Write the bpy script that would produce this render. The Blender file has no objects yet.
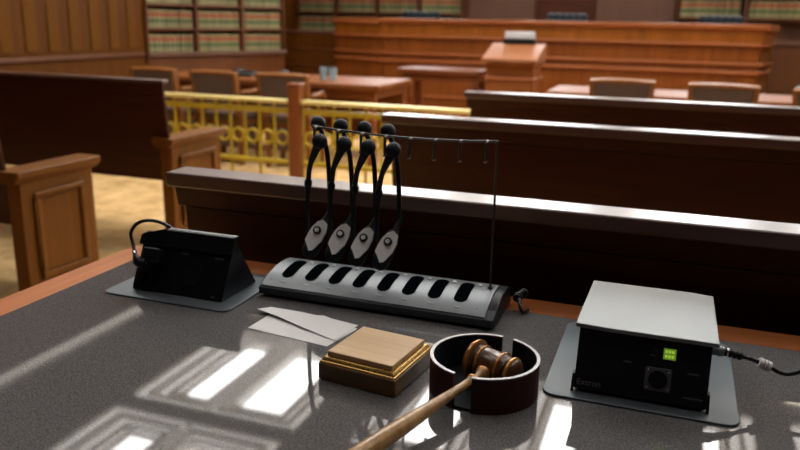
import bpy, bmesh, math, random
from mathutils import Vector, Matrix
random.seed(7)
PI = math.pi
C = bpy.context.scene.collection
sc = bpy.context.scene

# ------------------------------------------------------------------ materials
def new_mat(name):
    m = bpy.data.materials.new(name); m.use_nodes = True
    nt = m.node_tree
    return m, nt, nt.nodes['Principled BSDF']
def plain(name, col, rough=.5, metal=0, spec=.5, coat=0, bump=0, bscale=200, emit=None, estr=0):
    m, nt, b = new_mat(name)
    b.inputs['Base Color'].default_value = (*col, 1)
    b.inputs['Roughness'].default_value = rough
    b.inputs['Metallic'].default_value = metal
    b.inputs['Specular IOR Level'].default_value = spec
    b.inputs['Coat Weight'].default_value = coat
    tc = nt.nodes.new('ShaderNodeTexCoord'); n = nt.nodes.new('ShaderNodeTexNoise')
    n.inputs['Scale'].default_value = bscale
    nt.links.new(tc.outputs['Object'], n.inputs['Vector'])
    if bump:
        bp = nt.nodes.new('ShaderNodeBump'); bp.inputs['Strength'].default_value = bump; bp.inputs['Distance'].default_value = .002
        nt.links.new(n.outputs['Fac'], bp.inputs['Height']); nt.links.new(bp.outputs['Normal'], b.inputs['Normal'])
    else:   # small roughness variation
        mr = nt.nodes.new('ShaderNodeMapRange'); mr.inputs[3].default_value = max(0, rough-.03); mr.inputs[4].default_value = min(1, rough+.03)
        nt.links.new(n.outputs['Fac'], mr.inputs[0]); nt.links.new(mr.outputs[0], b.inputs['Roughness'])
    if emit:
        b.inputs['Emission Color'].default_value = (*emit, 1); b.inputs['Emission Strength'].default_value = estr
    return m
def wood(name, c1, c2, rough=.35, grain='X', scale=1.0, coat=0., spec=.5, coatr=.1):
    m, nt, b = new_mat(name)
    tc = nt.nodes.new('ShaderNodeTexCoord'); mp = nt.nodes.new('ShaderNodeMapping')
    s = [22*scale]*3; s['XYZ'.index(grain)] = 1.2*scale
    mp.inputs['Scale'].default_value = s
    nt.links.new(tc.outputs['Object'], mp.inputs['Vector'])
    n = nt.nodes.new('ShaderNodeTexNoise'); n.inputs['Scale'].default_value = 1; n.inputs['Detail'].default_value = 6
    n.inputs['Roughness'].default_value = .65; n.inputs['Distortion'].default_value = .6
    nt.links.new(mp.outputs[0], n.inputs['Vector'])
    r = nt.nodes.new('ShaderNodeValToRGB')
    r.color_ramp.elements[0].position = .3; r.color_ramp.elements[1].position = .7
    r.color_ramp.elements[0].color = (*c1, 1); r.color_ramp.elements[1].color = (*c2, 1)
    nt.links.new(n.outputs['Fac'], r.inputs[0]); nt.links.new(r.outputs[0], b.inputs['Base Color'])
    b.inputs['Roughness'].default_value = rough; b.inputs['Specular IOR Level'].default_value = spec
    b.inputs['Coat Weight'].default_value = coat; b.inputs['Coat Roughness'].default_value = coatr
    return m

M = {}
M['pew'] = wood('pew_wood', (.046, .0105, .004), (.078, .019, .006), .40, 'X', spec=.3)
M['pew_ledge_lit'] = wood('pew_ledge_lit_wood', (.08, .030, .018), (.12, .048, .028), .38, 'X', spec=.9, coat=.6, coatr=.3)  # same wood as the backs, lightened for the light on the tops
M['pew_end'] = wood('pew_end_wood', (.125, .043, .005), (.195, .070, .008), .45, 'Z', spec=.25)
M['desk_edge'] = wood('desk_edge_wood', (.25, .075, .022), (.34, .11, .032), .5, 'X', spec=.15)  # darkened copy of the side edging, weaker light put into the colour
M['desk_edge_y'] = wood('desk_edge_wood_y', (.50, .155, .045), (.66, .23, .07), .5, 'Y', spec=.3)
M['bench'] = wood('bench_wood', (.14, .040, .008), (.235, .070, .013), .36, 'Z', .5, spec=.25)
M['bench_rail'] = wood('bench_rail_wood', (.26, .085, .03), (.36, .12, .045), .25, 'X', .5)
M['bench_frieze'] = wood('bench_frieze_wood', (.18, .056, .008), (.30, .100, .014), .36, 'Z', .4, spec=.25)
M['wall_wood'] = wood('wall_wood', (.075, .025, .003), (.112, .038, .005), .55, 'Z', .35, spec=.08)
M['wall_dark'] = wood('wall_dark_wood', (.10, .045, .028), (.125, .058, .036), .5, 'Z', .4)
M['wall_batten'] = wood('wall_batten_wood', (.098, .035, .002), (.125, .046, .003), .55, 'Z', .4, spec=.08)
M['case'] = wood('bookcase_wood', (.085, .028, .008), (.135, .045, .012), .4, 'Z', .5)
M['lectern_top'] = wood('lectern_top_wood', (.24, .09, .035), (.32, .125, .05), .55, 'X', .6, spec=.2)
M['table'] = wood('table_wood', (.16, .05, .014), (.24, .078, .02), .45, 'X', .6, spec=.15)
M['dark_table'] = wood('dark_table_wood', (.12, .032, .01), (.19, .055, .016), .3, 'X', .6)
M['chair_wood'] = wood('chair_wood', (.17, .062, .015), (.25, .092, .022), .45, 'Z', spec=.2)
M['blk_top'] = wood('block_top_wood', (.56, .35, .16), (.72, .48, .24), .42, 'X', 1.6)
M['blk_side'] = wood('block_side_wood', (.115, .06, .02), (.22, .125, .045), .3, 'X', 3)
M['blk_gold'] = plain('block_gilt_edge', (.55, .33, .09), .28, .6)
M['gavel_wood'] = wood('gavel_wood', (.07, .028, .012), (.17, .075, .03), .28, 'Z', 4, coat=.5)
M['gavel_light'] = wood('gavel_light_wood', (.30, .145, .04), (.62, .36, .13), .3, 'Z', 4, coat=.5)
M['gavel_gold'] = plain('gavel_gold_band', (.62, .30, .09), .22, .5)
M['gavel_dark'] = plain('gavel_dark_groove', (.03, .018, .012), .35)
M['ring'] = plain('holder_leather', (.055, .008, .008), .45, spec=.25, bump=.1, bscale=400)
M['ring_in'] = plain('holder_lining', (.012, .013, .018), .7, spec=.15)
M['ring_edge'] = plain('holder_metal_rim', (.30, .30, .32), .35, .8)
M['black'] = plain('black_plastic', (.005, .007, .010), .4, spec=.3)
M['black_metal'] = plain('black_painted_metal', (.008, .009, .012), .35, spec=.25)
M['black_soft'] = plain('black_foam', (.006, .009, .015), .55, spec=.3, bump=.3, bscale=900)
M['cable'] = plain('cable_rubber', (.012, .012, .014), .28)
M['silver'] = plain('silver_plastic', (.20, .222, .24), .36, .35)
M['face_silver'] = plain('headset_silver_plate', (.88, .9, .92), .35, 0)
M['chrome'] = plain('chrome', (.75, .77, .8), .12, 1)
M['lid_metal'] = plain('lid_brushed_metal', (.22, .24, .25), .42, .5)
M['plate'] = plain('cubby_plate_metal', (.13, .155, .175), .42, .5, bump=.05, bscale=700)
M['charger_body'] = plain('charger_dark_body', (.03, .04, .052), .3)
M['slot'] = plain('charger_slot_black_shade', (.002, .003, .004), .6, spec=0)  # black slot without sheen, shade of a deep recess put into the colour
M['paper'] = plain('white_paper', (.82, .82, .82), .6)
M['dim_print'] = plain('dim_print', (.10, .105, .11), .5)
M['print'] = plain('grey_print', (.35, .37, .38), .5)
M['green'] = plain('green_lit_display', (.1, .3, .02), .4, emit=(.20, .36, .03), estr=.42)
M['green_dark'] = plain('display_characters', (.05, .2, .01), .4, emit=(.5, .75, .08), estr=.6)
M['brass'] = plain('brass', (.47, .34, .02), .42, .2)
M['brass_top'] = plain('brass_pale', (.88, .74, .30), .35, .3)  # paler brass for the top bar
M['rail_wood'] = wood('rail_post_wood', (.16, .044, .009), (.24, .07, .014), .35, 'Z')
M['fabric'] = plain('chair_fabric', (.085, .05, .036), .8, bump=.2, bscale=150)
M['leather_blue'] = plain('dark_leather', (.018, .032, .048), .3)
M['steel'] = plain('rack_wire', (.10, .095, .09), .35, .8)
M['white'] = plain('white_plaster', (.78, .76, .72), .8)
M['white_dev'] = plain('pale_plastic', (.55, .58, .6), .4)
M['glass'] = plain('drinking_glass', (.6, .75, .8), .08)
M['glass'].node_tree.nodes['Principled BSDF'].inputs['Transmission Weight'].default_value = .7
M['led'] = plain('lens_clear', (.75, .78, .8), .2)

def desk_laminate():
    m, nt, b = new_mat('speckled_grey_laminate')
    tc = nt.nodes.new('ShaderNodeTexCoord')
    n = nt.nodes.new('ShaderNodeTexNoise'); n.inputs['Scale'].default_value = 420; n.inputs['Detail'].default_value = 3
    n2 = nt.nodes.new('ShaderNodeTexVoronoi'); n2.inputs['Scale'].default_value = 550
    r = nt.nodes.new('ShaderNodeValToRGB')
    r.color_ramp.elements[0].position = .35; r.color_ramp.elements[1].position = .68
    r.color_ramp.elements[0].color = (.080, .078, .080, 1); r.color_ramp.elements[1].color = (.205, .20, .203, 1)
    nt.links.new(tc.outputs['Object'], n.inputs['Vector']); nt.links.new(tc.outputs['Object'], n2.inputs['Vector'])
    nt.links.new(n.outputs['Fac'], r.inputs[0]); nt.links.new(r.outputs[0], b.inputs['Base Color'])
    b.inputs['Roughness'].default_value = .035
    b.inputs['Specular IOR Level'].default_value = .5
    return m
M['laminate'] = desk_laminate()
def carpet():
    m, nt, b = new_mat('sandy_carpet')
    tc = nt.nodes.new('ShaderNodeTexCoord')
    n = nt.nodes.new('ShaderNodeTexNoise'); n.inputs['Scale'].default_value = 5; n.inputs['Detail'].default_value = 8; n.inputs['Roughness'].default_value = .7
    r = nt.nodes.new('ShaderNodeValToRGB')
    r.color_ramp.elements[0].position = .35; r.color_ramp.elements[1].position = .65
    r.color_ramp.elements[0].color = (.46, .28, .10, 1); r.color_ramp.elements[1].color = (.78, .53, .24, 1)
    nt.links.new(tc.outputs['Object'], n.inputs['Vector']); nt.links.new(n.outputs['Fac'], r.inputs[0]); nt.links.new(r.outputs[0], b.inputs['Base Color'])
    b.inputs['Roughness'].default_value = .9
    n3 = nt.nodes.new('ShaderNodeTexNoise'); n3.inputs['Scale'].default_value = 300
    bp = nt.nodes.new('ShaderNodeBump'); bp.inputs['Strength'].default_value = .5; bp.inputs['Distance'].default_value = .004
    nt.links.new(tc.outputs['Object'], n3.inputs['Vector']); nt.links.new(n3.outputs['Fac'], bp.inputs['Height']); nt.links.new(bp.outputs['Normal'], b.inputs['Normal'])
    return m
M['carpet'] = carpet()
def book_mat():
    """tan cloth spine with a red and a green title band (bands follow object height)"""
    m, nt, b = new_mat('law_book_binding')
    tc = nt.nodes.new('ShaderNodeTexCoord'); sp = nt.nodes.new('ShaderNodeSeparateXYZ')
    nt.links.new(tc.outputs['Generated'], sp.inputs[0])
    r = nt.nodes.new('ShaderNodeValToRGB'); r.color_ramp.interpolation = 'CONSTANT'
    tan = (.22, .205, .105, 1); el = r.color_ramp.elements
    el[0].position = 0; el[0].color = tan
    el[1].position = .30; el[1].color = (.045, .095, .028, 1)
    for p, c in ((.47, tan), (.62, (.27, .075, .03, 1)), (.86, tan)):
        e = el.new(p); e.color = c
    nt.links.new(sp.outputs['Z'], r.inputs[0])
    oi = nt.nodes.new('ShaderNodeObjectInfo')
    hs = nt.nodes.new('ShaderNodeHueSaturation')
    mr = nt.nodes.new('ShaderNodeMapRange'); mr.inputs[3].default_value = .75; mr.inputs[4].default_value = 1.2
    nt.links.new(oi.outputs['Random'], mr.inputs[0]); nt.links.new(mr.outputs[0], hs.inputs['Value'])
    nt.links.new(r.outputs[0], hs.inputs['Color']); nt.links.new(hs.outputs[0], b.inputs['Base Color'])
    b.inputs['Roughness'].default_value = .6
    return m
M['book'] = book_mat()
def emitter(name, col, s):
    m, nt, b = new_mat(name)
    b.inputs['Base Color'].default_value = (.8, .8, .8, 1)
    b.inputs['Emission Color'].default_value = (*col, 1); b.inputs['Emission Strength'].default_value = s
    return m

# ------------------------------------------------------------------ mesh builder
class MB:
    def __init__(s): s.bm = bmesh.new()
    def box(s, x0, x1, y0, y1, z0, z1, mat=None):
        v = [s.bm.verts.new((x, y, z)) for x in (x0, x1) for y in (y0, y1) for z in (z0, z1)]
        if mat is not None:
            for q in v: q.co = mat @ q.co
        for f in ((0,1,3,2),(4,6,7,5),(0,4,5,1),(2,3,7,6),(0,2,6,4),(1,5,7,3)): s.bm.faces.new([v[i] for i in f])
        return s
    def prism(s, poly, axis, a, b, mat=None):
        def P(u, w, t):
            return {'X': (t, u, w), 'Y': (u, t, w), 'Z': (u, w, t)}[axis]
        A = [s.bm.verts.new(P(u, w, a)) for u, w in poly]; B = [s.bm.verts.new(P(u, w, b)) for u, w in poly]
        if mat is not None:
            for q in A+B: q.co = mat @ q.co
        n = len(poly)
        s.bm.faces.new(A); s.bm.faces.new(B[::-1])
        for i in range(n): s.bm.faces.new((A[i], B[i], B[(i+1) % n], A[(i+1) % n]))
        return s
    def rings(s, rings, cap=True, closed=False):
        V = [[s.bm.verts.new(p) for p in r] for r in rings]
        n = len(V[0]); m = len(V)
        for i in range(m if closed else m-1):
            a, b = V[i], V[(i+1) % m]
            for j in range(n): s.bm.faces.new((a[j], a[(j+1) % n], b[(j+1) % n], b[j]))
        if cap and not closed: s.bm.faces.new(V[0][::-1]); s.bm.faces.new(V[-1])
        return s
    def lathe(s, prof, mat=None, seg=40):
        """prof = [(r, z)] around local Z"""
        mat = mat or Matrix()
        return s.rings([[mat @ Vector((max(r, 1e-4)*math.cos(2*PI*k/seg), max(r, 1e-4)*math.sin(2*PI*k/seg), z)) for k in range(seg)] for r, z in prof])
    def tube(s, pts, r, seg=12):
        pts = [Vector(p) for p in pts]; n = len(pts)
        rr = r if isinstance(r, (list, tuple)) else [r]*n
        up = None; out = []
        for i, p in enumerate(pts):
            t = (pts[min(i+1, n-1)]-pts[max(i-1, 0)]).normalized()
            if up is None: up = t.orthogonal().normalized()
            up = (up - t*up.dot(t)).normalized(); sd = t.cross(up)
            out.append([p + (up*math.cos(2*PI*k/seg)+sd*math.sin(2*PI*k/seg))*rr[i] for k in range(seg)])
        return s.rings(out)
    def torus(s, c, R, r, ax='Y', seg=32, sg=10):
        out = []
        for i in range(seg):
            a = 2*PI*i/seg; ring = []
            for k in range(sg):
                b = 2*PI*k/sg; u = (R+r*math.cos(b)); w = r*math.sin(b)
                p = {'Y': (u*math.cos(a), w, u*math.sin(a)), 'Z': (u*math.cos(a), u*math.sin(a), w), 'X': (w, u*math.cos(a), u*math.sin(a))}[ax]
                ring.append(Vector(c)+Vector(p))
            out.append(ring)
        return s.rings(out, closed=True)
    def build(s, name, mat, parent=None, bevel=0, smooth=True, seg=2, loc=None):
        bmesh.ops.remove_doubles(s.bm, verts=s.bm.verts, dist=1e-6)
        bmesh.ops.recalc_face_normals(s.bm, faces=s.bm.faces)
        me = bpy.data.meshes.new(name)
        if loc is not None: bmesh.ops.translate(s.bm, verts=s.bm.verts, vec=-Vector(loc))
        s.bm.to_mesh(me); s.bm.free()
        me.materials.append(mat)
        o = bpy.data.objects.new(name, me); C.objects.link(o)
        if loc is not None: o.location = loc
        if parent is not None: o.parent = parent
        if bevel:
            b = o.modifiers.new('bevel', 'BEVEL'); b.width = bevel; b.segments = seg; b.limit_method = 'ANGLE'; b.angle_limit = math.radians(40)
        if smooth:
            for p in me.polygons: p.use_smooth = True
            me.set_sharp_from_angle(angle=math.radians(38))
        return o
def spline(pts, n=8):
    """Catmull-Rom through points"""
    P = [Vector(p) for p in pts]; P = [2*P[0]-P[1]] + P + [2*P[-1]-P[-2]]; out = []
    for i in range(1, len(P)-2):
        for k in range(n):
            t = k/n; a, b, c, d = P[i-1], P[i], P[i+1], P[i+2]
            out.append(.5*((2*b)+(c-a)*t+(2*a-5*b+4*c-d)*t*t+(3*b-a-3*c+d)*t**3))
    out.append(P[-2]); return out
def rrect(x0, x1, y0, y1, r, n=6):
    out = []
    for cx, cy, a in ((x1-r, y1-r, 0), (x0+r, y1-r, 90), (x0+r, y0+r, 180), (x1-r, y0+r, 270)):
        for k in range(n+1):
            t = math.radians(a+90*k/n); out.append((cx+r*math.cos(t), cy+r*math.sin(t)))
    return out
def frame_to(origin, xax, yax):
    """matrix whose local x,y lie along the given world directions"""
    x = Vector(xax).normalized(); y = Vector(yax); y = (y-x*y.dot(x)).normalized(); z = x.cross(y)
    return Matrix(((x.x, y.x, z.x, origin[0]), (x.y, y.y, z.y, origin[1]), (x.z, y.z, z.z, origin[2]), (0, 0, 0, 1)))
def tag(o, label, cat, group=None, kind=None):
    o['label'] = label; o['category'] = cat
    if group: o['group'] = group
    if kind: o['kind'] = kind
    return o
def thing(name, label, cat, loc=(0, 0, 0), rz=0, group=None):
    o = bpy.data.objects.new(name, None); C.objects.link(o); o.empty_display_size = .05
    o.location = loc; o.rotation_euler = (0, 0, rz)
    return tag(o, label, cat, group)
def struct(o):
    o['kind'] = 'structure'; return o
def copy_tree(o, parent=None):
    c = o.copy(); C.objects.link(c)
    if parent is not None:
        c.parent = parent; c.matrix_parent_inverse = o.matrix_parent_inverse.copy()
    for ch in list(o.children): copy_tree(ch, c)
    return c
def text_mesh(name, body, size, mat, parent, matrix, depth=.0003):
    cu = bpy.data.curves.new(name, 'FONT'); cu.body = body; cu.size = size; cu.extrude = depth; cu.resolution_u = 3
    tmp = bpy.data.objects.new(name+'_tmp', cu); C.objects.link(tmp)
    dg = bpy.context.evaluated_depsgraph_get(); dg.update()
    me = bpy.data.meshes.new_from_object(tmp.evaluated_get(dg)); C.objects.unlink(tmp); bpy.data.objects.remove(tmp)
    me.materials.clear(); me.materials.append(mat)
    o = bpy.data.objects.new(name, me); C.objects.link(o); o.parent = parent; o.matrix_local = matrix
    return o

# ------------------------------------------------------------------ the room
XL, XR, YB, YF, H = -6.0, 5.2, -2.6, 11.9, 3.72
struct(MB().box(XL-.3, XR+.3, YB-.3, YF+.3, -.1, 0).build('floor', M['carpet'], smooth=False))
# left wall with rail and fluted battens
lw = struct(MB().box(XL-.12, XL, YB, YF, 0, H).build('wall_left', M['wall_wood'], smooth=False))
m = MB()
y = 2.6
while y < 7.6:
    m.box(XL, XL+.012, y, y+.14, .93, H); y += .30
struct(m.build('trim_1', M['wall_batten'], bevel=.006))
struct(MB().box(XL, XL+.03, YB, 7.68, .845, .885).build('trim_2', M['case'], bevel=.006))
struct(MB().box(XL, XL+.03, YB, 7.68, 0, .14).build('baseboard_left', M['wall_dark'], bevel=.005))
WX = [(-4.9, -3.5), (-2.6, -1.2), (-.3, 1.1), (2.0, 3.4)]  # unseen windows added as backlight to brighten the pew ledges
m = MB(); WZ0, WZ1 = 2.35, 3.5
m.box(XL, XR, YF, YF+.12, 0, WZ0).box(XL, XR, YF, YF+.12, WZ1, H)
ex = [XL]+[v for w_ in WX for v in w_]+[XR]
for a, b in zip(ex[::2], ex[1::2]): m.box(a, b, YF, YF+.12, WZ0, WZ1)
struct(m.build('wall_front', M['wall_dark'], smooth=False))
M['window_glow'] = emitter('added_window_glow', (.95, .98, 1), 18)
for i, (a, b) in enumerate(WX):
    w_ = struct(MB().box(a, b, YF+.09, YF+.11, WZ0, WZ1).build('window_%d' % (i+1), M['window_glow'], smooth=False))
    m = MB()
    for x0, x1, z0, z1 in ((a-.05, b+.05, WZ0-.06, WZ0), (a-.05, b+.05, WZ1, WZ1+.06), (a-.05, a, WZ0, WZ1), (b, b+.05, WZ0, WZ1), ((a+b)/2-.025, (a+b)/2+.025, WZ0, WZ1)):
        m.box(x0, x1, YF-.03, YF+.085, z0, z1)
    struct(m.build('window_frame', M['white'], w_, bevel=.004))
struct(MB().box(XR, XR+.12, YB, YF, 0, H).build('wall_right', M['wall_dark'], smooth=False))
struct(MB().box(-2.12, -1.22, YF-.03, YF, 0, WZ0-.1).build('trim_5', M['pew'], smooth=False))
struct(MB().box(XL, XR, YB-.12, YB, 0, H).build('wall_back', M['pew'], smooth=False))
# dark reddish panels behind the judges
for nm, x0, x1, c in (('trim_3', -3.22, -2.12, 'wall_dark'), ('trim_4', -1.22, -.14, 'wall_dark')):
    struct(MB().box(x0, x1, YF-.10, YF, 0, WZ0-.1).build(nm, M[c], bevel=.004))

# ceiling with coffers that hold the light panels
panes = []   # (x0,x1,y0,y1,kind, padL, padR, padY)
for (xa, xb, pl_, pr_) in ((-4.23, -3.93, .38, .155), (-3.61, -3.16, .155, .30), (-2.05, -1.60, .3, .3), (-.80, -.52, .3, .3), (.56, .68, .3, .3), (1.6, 2.0, .3, .3), (3.2, 3.6, .3, .3)):
    for (ya, yb) in ((5.63, 6.87), (3.63, 4.88)):
        panes.append((xa, xb, ya, yb, 'day', pl_, pr_, .27))
for (xa, xb) in ((-2.6, -1.6), (-.6, .4), (1.6, 2.6)):
    panes.append((xa, xb, 1.85, 2.4, 'near', .15, .15, .15)); panes.append((xa, xb, .65, 1.15, 'near', .15, .15, .15))  # unseen panels added to brighten the headset plates and the desk
for (xa, xb) in ((-4.6, -3.4), (-2.6, -1.4), (-.6, .6), (1.4, 2.6)):
    panes.append((xa, xb, 7.75, 8.75, 'warm', .15, .15, .17))
for xa in (-3.9, -2.4, -.9, .6):
    panes.append((xa, xa+.9, 10.5, 11.0, 'warm', .15, .15, .17))
holes = [(a-pl_, b+pr_, c-py_, d+py_) for a, b, c, d, k, pl_, pr_, py_ in panes]
xs = sorted({XL, XR} | {v for h in holes for v in h[:2]}); ys = sorted({YB, YF} | {v for h in holes for v in h[2:]})
m = MB()
for i in range(len(xs)-1):
    for j in range(len(ys)-1):
        cx, cy = (xs[i]+xs[i+1])/2, (ys[j]+ys[j+1])/2
        if any(h[0] < cx < h[1] and h[2] < cy < h[3] for h in holes): continue
        m.box(xs[i], xs[i+1], ys[j], ys[j+1], H, H+.05)
M['ceiling'] = plain('ceiling_paint', (.13, .11, .09), .9)
struct(m.build('ceiling', M['ceiling'], smooth=False))
EM = {'day': emitter('daylight_panel', (1, .98, .96), 14), 'warm': emitter('warm_light_panel', (1, .86, .66), 9), 'near': emitter('added_fill_panel', (1, .97, .93), 3.8)}
M['reveal_glow'] = emitter('added_reveal_glow', (1, .97, .92), 3.3)  # added glow standing in for light falling on the frame reveals
where = {'day': 'daylight ceiling panel over the pews and rail', 'warm': 'warm ceiling panel over the tables and bench', 'near': 'added fill panel above the nearest pews and the desk'}
for (a, b, c, d, k, pl_, pr_, py_) in panes:
    cx, cy = (a+b)/2, (c+d)/2
    t = thing('ceiling_light', 'recessed ' + where[k] + '', 'light', (cx, cy, H), group=where[k]+'s')
    w, l = (b-a)/2, (d-c)/2
    z1 = .10 if k == 'day' else .2
    def ring_at(q_, z): return [Vector((-w-pl_*q_, -l-py_*q_, z)), Vector((w+pr_*q_, -l-py_*q_, z)), Vector((w+pr_*q_, l+py_*q_, z)), Vector((-w-pl_*q_, l+py_*q_, z))]
    if k == 'day':
        MB().rings([ring_at(*v) for v in ((1, 0), (.97, .03), (.70, .035), (.66, .0), (.60, .0), (.58, .06), (.30, .065), (.26, .03), (.14, .03), (.10, z1), (0, z1))], cap=False).build('frame', M['white'], t, smooth=False)
        for qa, qb, zz in ((.96, .71, .030), (.57, .31, .060)):
            m = MB(); A, B = [[m.bm.verts.new(p) for p in ring_at(q_, zz)] for q_ in (qa, qb)]
            for n_ in range(4): m.bm.faces.new((A[n_], A[(n_+1) % 4], B[(n_+1) % 4], B[n_]))
            m.build('reveal_glow_strip', M['reveal_glow'], t, smooth=False)
    else:
        MB().rings([ring_at(*v) for v in ((1, 0), (.5, .05), (.4, .05), (0, z1))], cap=False).build('frame', M['white'], t, smooth=False)
    MB().box(-w, w, -l, l, z1, z1+.02).build('diffuser', EM[k], t, smooth=False)
# slim cove light along the left wall
t = thing('cove_light', 'long slim cove light where the left wall meets the ceiling', 'light', (XL+.13, 5.5, H))
MB().box(-.09, .09, -4.4, 4.0, -.06, 0).build('housing', M['white'], t)
MB().box(-.07, .07, -4.3, 3.9, -.07, -.06).build('diffuser', emitter('cove_glow', (1, .95, .85), 1.3), t)

# ------------------------------------------------------------------ bookcases and books
def bookcase(name, label, origin, rz, width, bays, z0, rows, pitch, depth=.30, top=H):
    t = thing(name, label, 'bookcase', origin, rz)
    m = MB(); m.box(0, width, depth-.02, depth, 0, top).build('back_panel', M['case'], t)
    m = MB()
    m.box(0, width, 0.02, depth-.02, 0, z0-.05); m.build('base_panel', M['case'], t, bevel=.004)
    MB().box(-.01, width+.01, -.03, depth-.02, z0-.05, z0).build('ledge', M['wall_dark'], t, bevel=.006)
    for k in range(bays+1):
        x = width*k/bays
        MB().box(max(x-.02, 0), min(x+.02, width), 0, depth-.02, z0, top).build('upright', M['case'], t, bevel=.003)
    for r in range(1, rows+1):
        for k in range(bays):
            MB().box(width*k/bays+.02, width*(k+1)/bays-.02, .01, depth-.02, z0+r*pitch-.028, z0+r*pitch).build('shelf', M['case'], t)
    if z0+rows*pitch+.32 < top:
        MB().box(.03, width-.03, .01, depth-.02, z0+rows*pitch+.32, top).build('header', M['case'], t)
    return t
proto_book = None
rownames = ['lowest', 'second', 'third', 'fourth']
def fill(origin, rz, width, bays, z0, rows, pitch, place, wbook, r0=0, xlim=None):
    global proto_book
    R = Matrix.Translation(origin) @ Matrix.Rotation(rz, 4, 'Z')
    for r in range(r0, rows):
        for k in range(bays):
            x = width*k/bays+.035
            while x+wbook < width*(k+1)/bays-.03:
                h = pitch-.075
                if proto_book is None:
                    m = MB()
                    hw = wbook/2*.96
                    m.prism([(-hw, .012), (-hw*.6, .002), (0, 0), (hw*.6, .002), (hw, .012), (hw, .18), (-hw, .18)], 'Z', 0, h)
                    proto_book = m.build('law_book', M['book']); o = proto_book; proto_book.scale = (1, 1, 1)
                    proto_book['h'] = h; proto_book['w'] = wbook
                else:
                    o = proto_book.copy(); C.objects.link(o)
                o.scale = (wbook/proto_book['w'], 1, h/proto_book['h']*random.uniform(.97, 1.0))
                o.location = R @ Vector((x+wbook/2, random.uniform(.02, .035), z0+r*pitch+.001)); o.rotation_euler = (0, 0, rz)
                tag(o, 'tan law book with red and green bands, %s shelf, %s' % (rownames[r], place), 'book', 'law books on the %s shelf of the %s' % (rownames[r], place))
                x += wbook
P0 = Vector((-5.96, 7.70, 0)); P1 = Vector((-5.18, 9.66, 0)); d = P1-P0; rzA = math.atan2(d.y, d.x)
ba = bookcase('bookcase', 'tall wooden law bookcase at left beside the fluted wall', P0, rzA, d.length, 3, .88, 4, .285)
fill(P0, rzA, d.length, 3, .88, 4, .285, 'left bookcase', .062, 0)
EW = 2.12
bb = bookcase('bookcase', 'long wooden law bookcase on the end wall left of the dark panels', (-5.98, 11.55, 0), 0, 2.81, 4, 1.13, 3, .295, top=EW)
fill((-5.98, 11.55, 0), 0, 2.81, 4, 1.13, 3, .295, 'bookcase left of dark panels', .078, 0)
bc = bookcase('bookcase', 'wooden law bookcase on the end wall right of the dark panels', (-.10, 11.55, 0), 0, 2.6, 3, 1.13, 3, .295, top=EW)
fill((-.10, 11.55, 0), 0, 2.6, 3, 1.13, 3, .295, 'bookcase right of dark panels', .095, 1)

# ------------------------------------------------------------------ judge's bench
YJ = 10.0
t = thing('judge_bench', 'long panelled wooden judge bench across the end of the courtroom', 'bench', (0, YJ, 0))
MB().box(-3.85, .86, 0, .06, .10, 1.30).build('front_panel', M['bench'], t)
MB().box(-3.85, .86, -.03, .06, 0, .12).build('plinth', M['bench_rail'], t, bevel=.006)
MB().box(-3.87, .88, -.03, 0, 1.12, 1.26).build('frieze', M['bench_frieze'], t, bevel=.004)
for z0, z1, dd in ((1.085, 1.12, .055), (.86, .895, .04), (.76, .80, .045), (.30, .33, .03)):
    MB().box(-3.87, .88, -dd, .0, z0, z1).build('moulding', M['bench_rail'], t, bevel=.008)
MB().prism([(-.09, 1.295), (-.075, 1.28), (-.03, 1.26), (.55, 1.26), (.55, 1.335), (-.09, 1.335)], 'X', -3.9, .91).build('top_ledge', M['bench_rail'], t, bevel=.008)
# angled wings
def wing(xa, ya, xb, yb, nm, mt):
    a = math.atan2(yb-ya, xb-xa); L = math.hypot(xb-xa, yb-ya)
    w = bpy.data.objects.new(nm, None); C.objects.link(w); w.parent = t; w.location = (xa, ya-YJ, 0); w.rotation_euler = (0, 0, a)
    MB().box(0, L, 0, .06, .0, 1.30).build('panel', M[mt], w)
    MB().box(0, L, -.03, 0, 1.12, 1.26).build('frieze', M['bench_frieze'], w, bevel=.004)
    for z0, z1, dd in ((1.085, 1.12, .055), (.86, .895, .04), (.76, .80, .045)):
        MB().box(0, L, -dd, 0, z0, z1).build('moulding', M['bench_rail'], w, bevel=.006)
    MB().box(0, L, -.07, .4, 1.26, 1.335).build('top_ledge', M['bench_rail'], w, bevel=.006)
wing(-4.72, 10.35, -3.87, 10.0, 'left_wing', 'bench')
wing(.88, 10.04, 1.06, 10.75, 'right_wing', 'pew_end')
# low partition left of the bench
t2 = thing('partition', 'low brown panelled partition between left bookcase and judge bench', 'partition', (-4.95, 10.55, 0))
MB().box(-.95, .18, 0, .05, 0, 1.10).build('panel', M['wall_wood'], t2)
MB().box(-.97, .19, -.02, .07, 1.10, 1.14).build('cap', M['wall_dark'], t2, bevel=.006)
for z in (.62, .86): MB().box(-.95, .18, -.02, 0, z, z+.03).build('moulding', M['case'], t2, bevel=.004)
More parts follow.
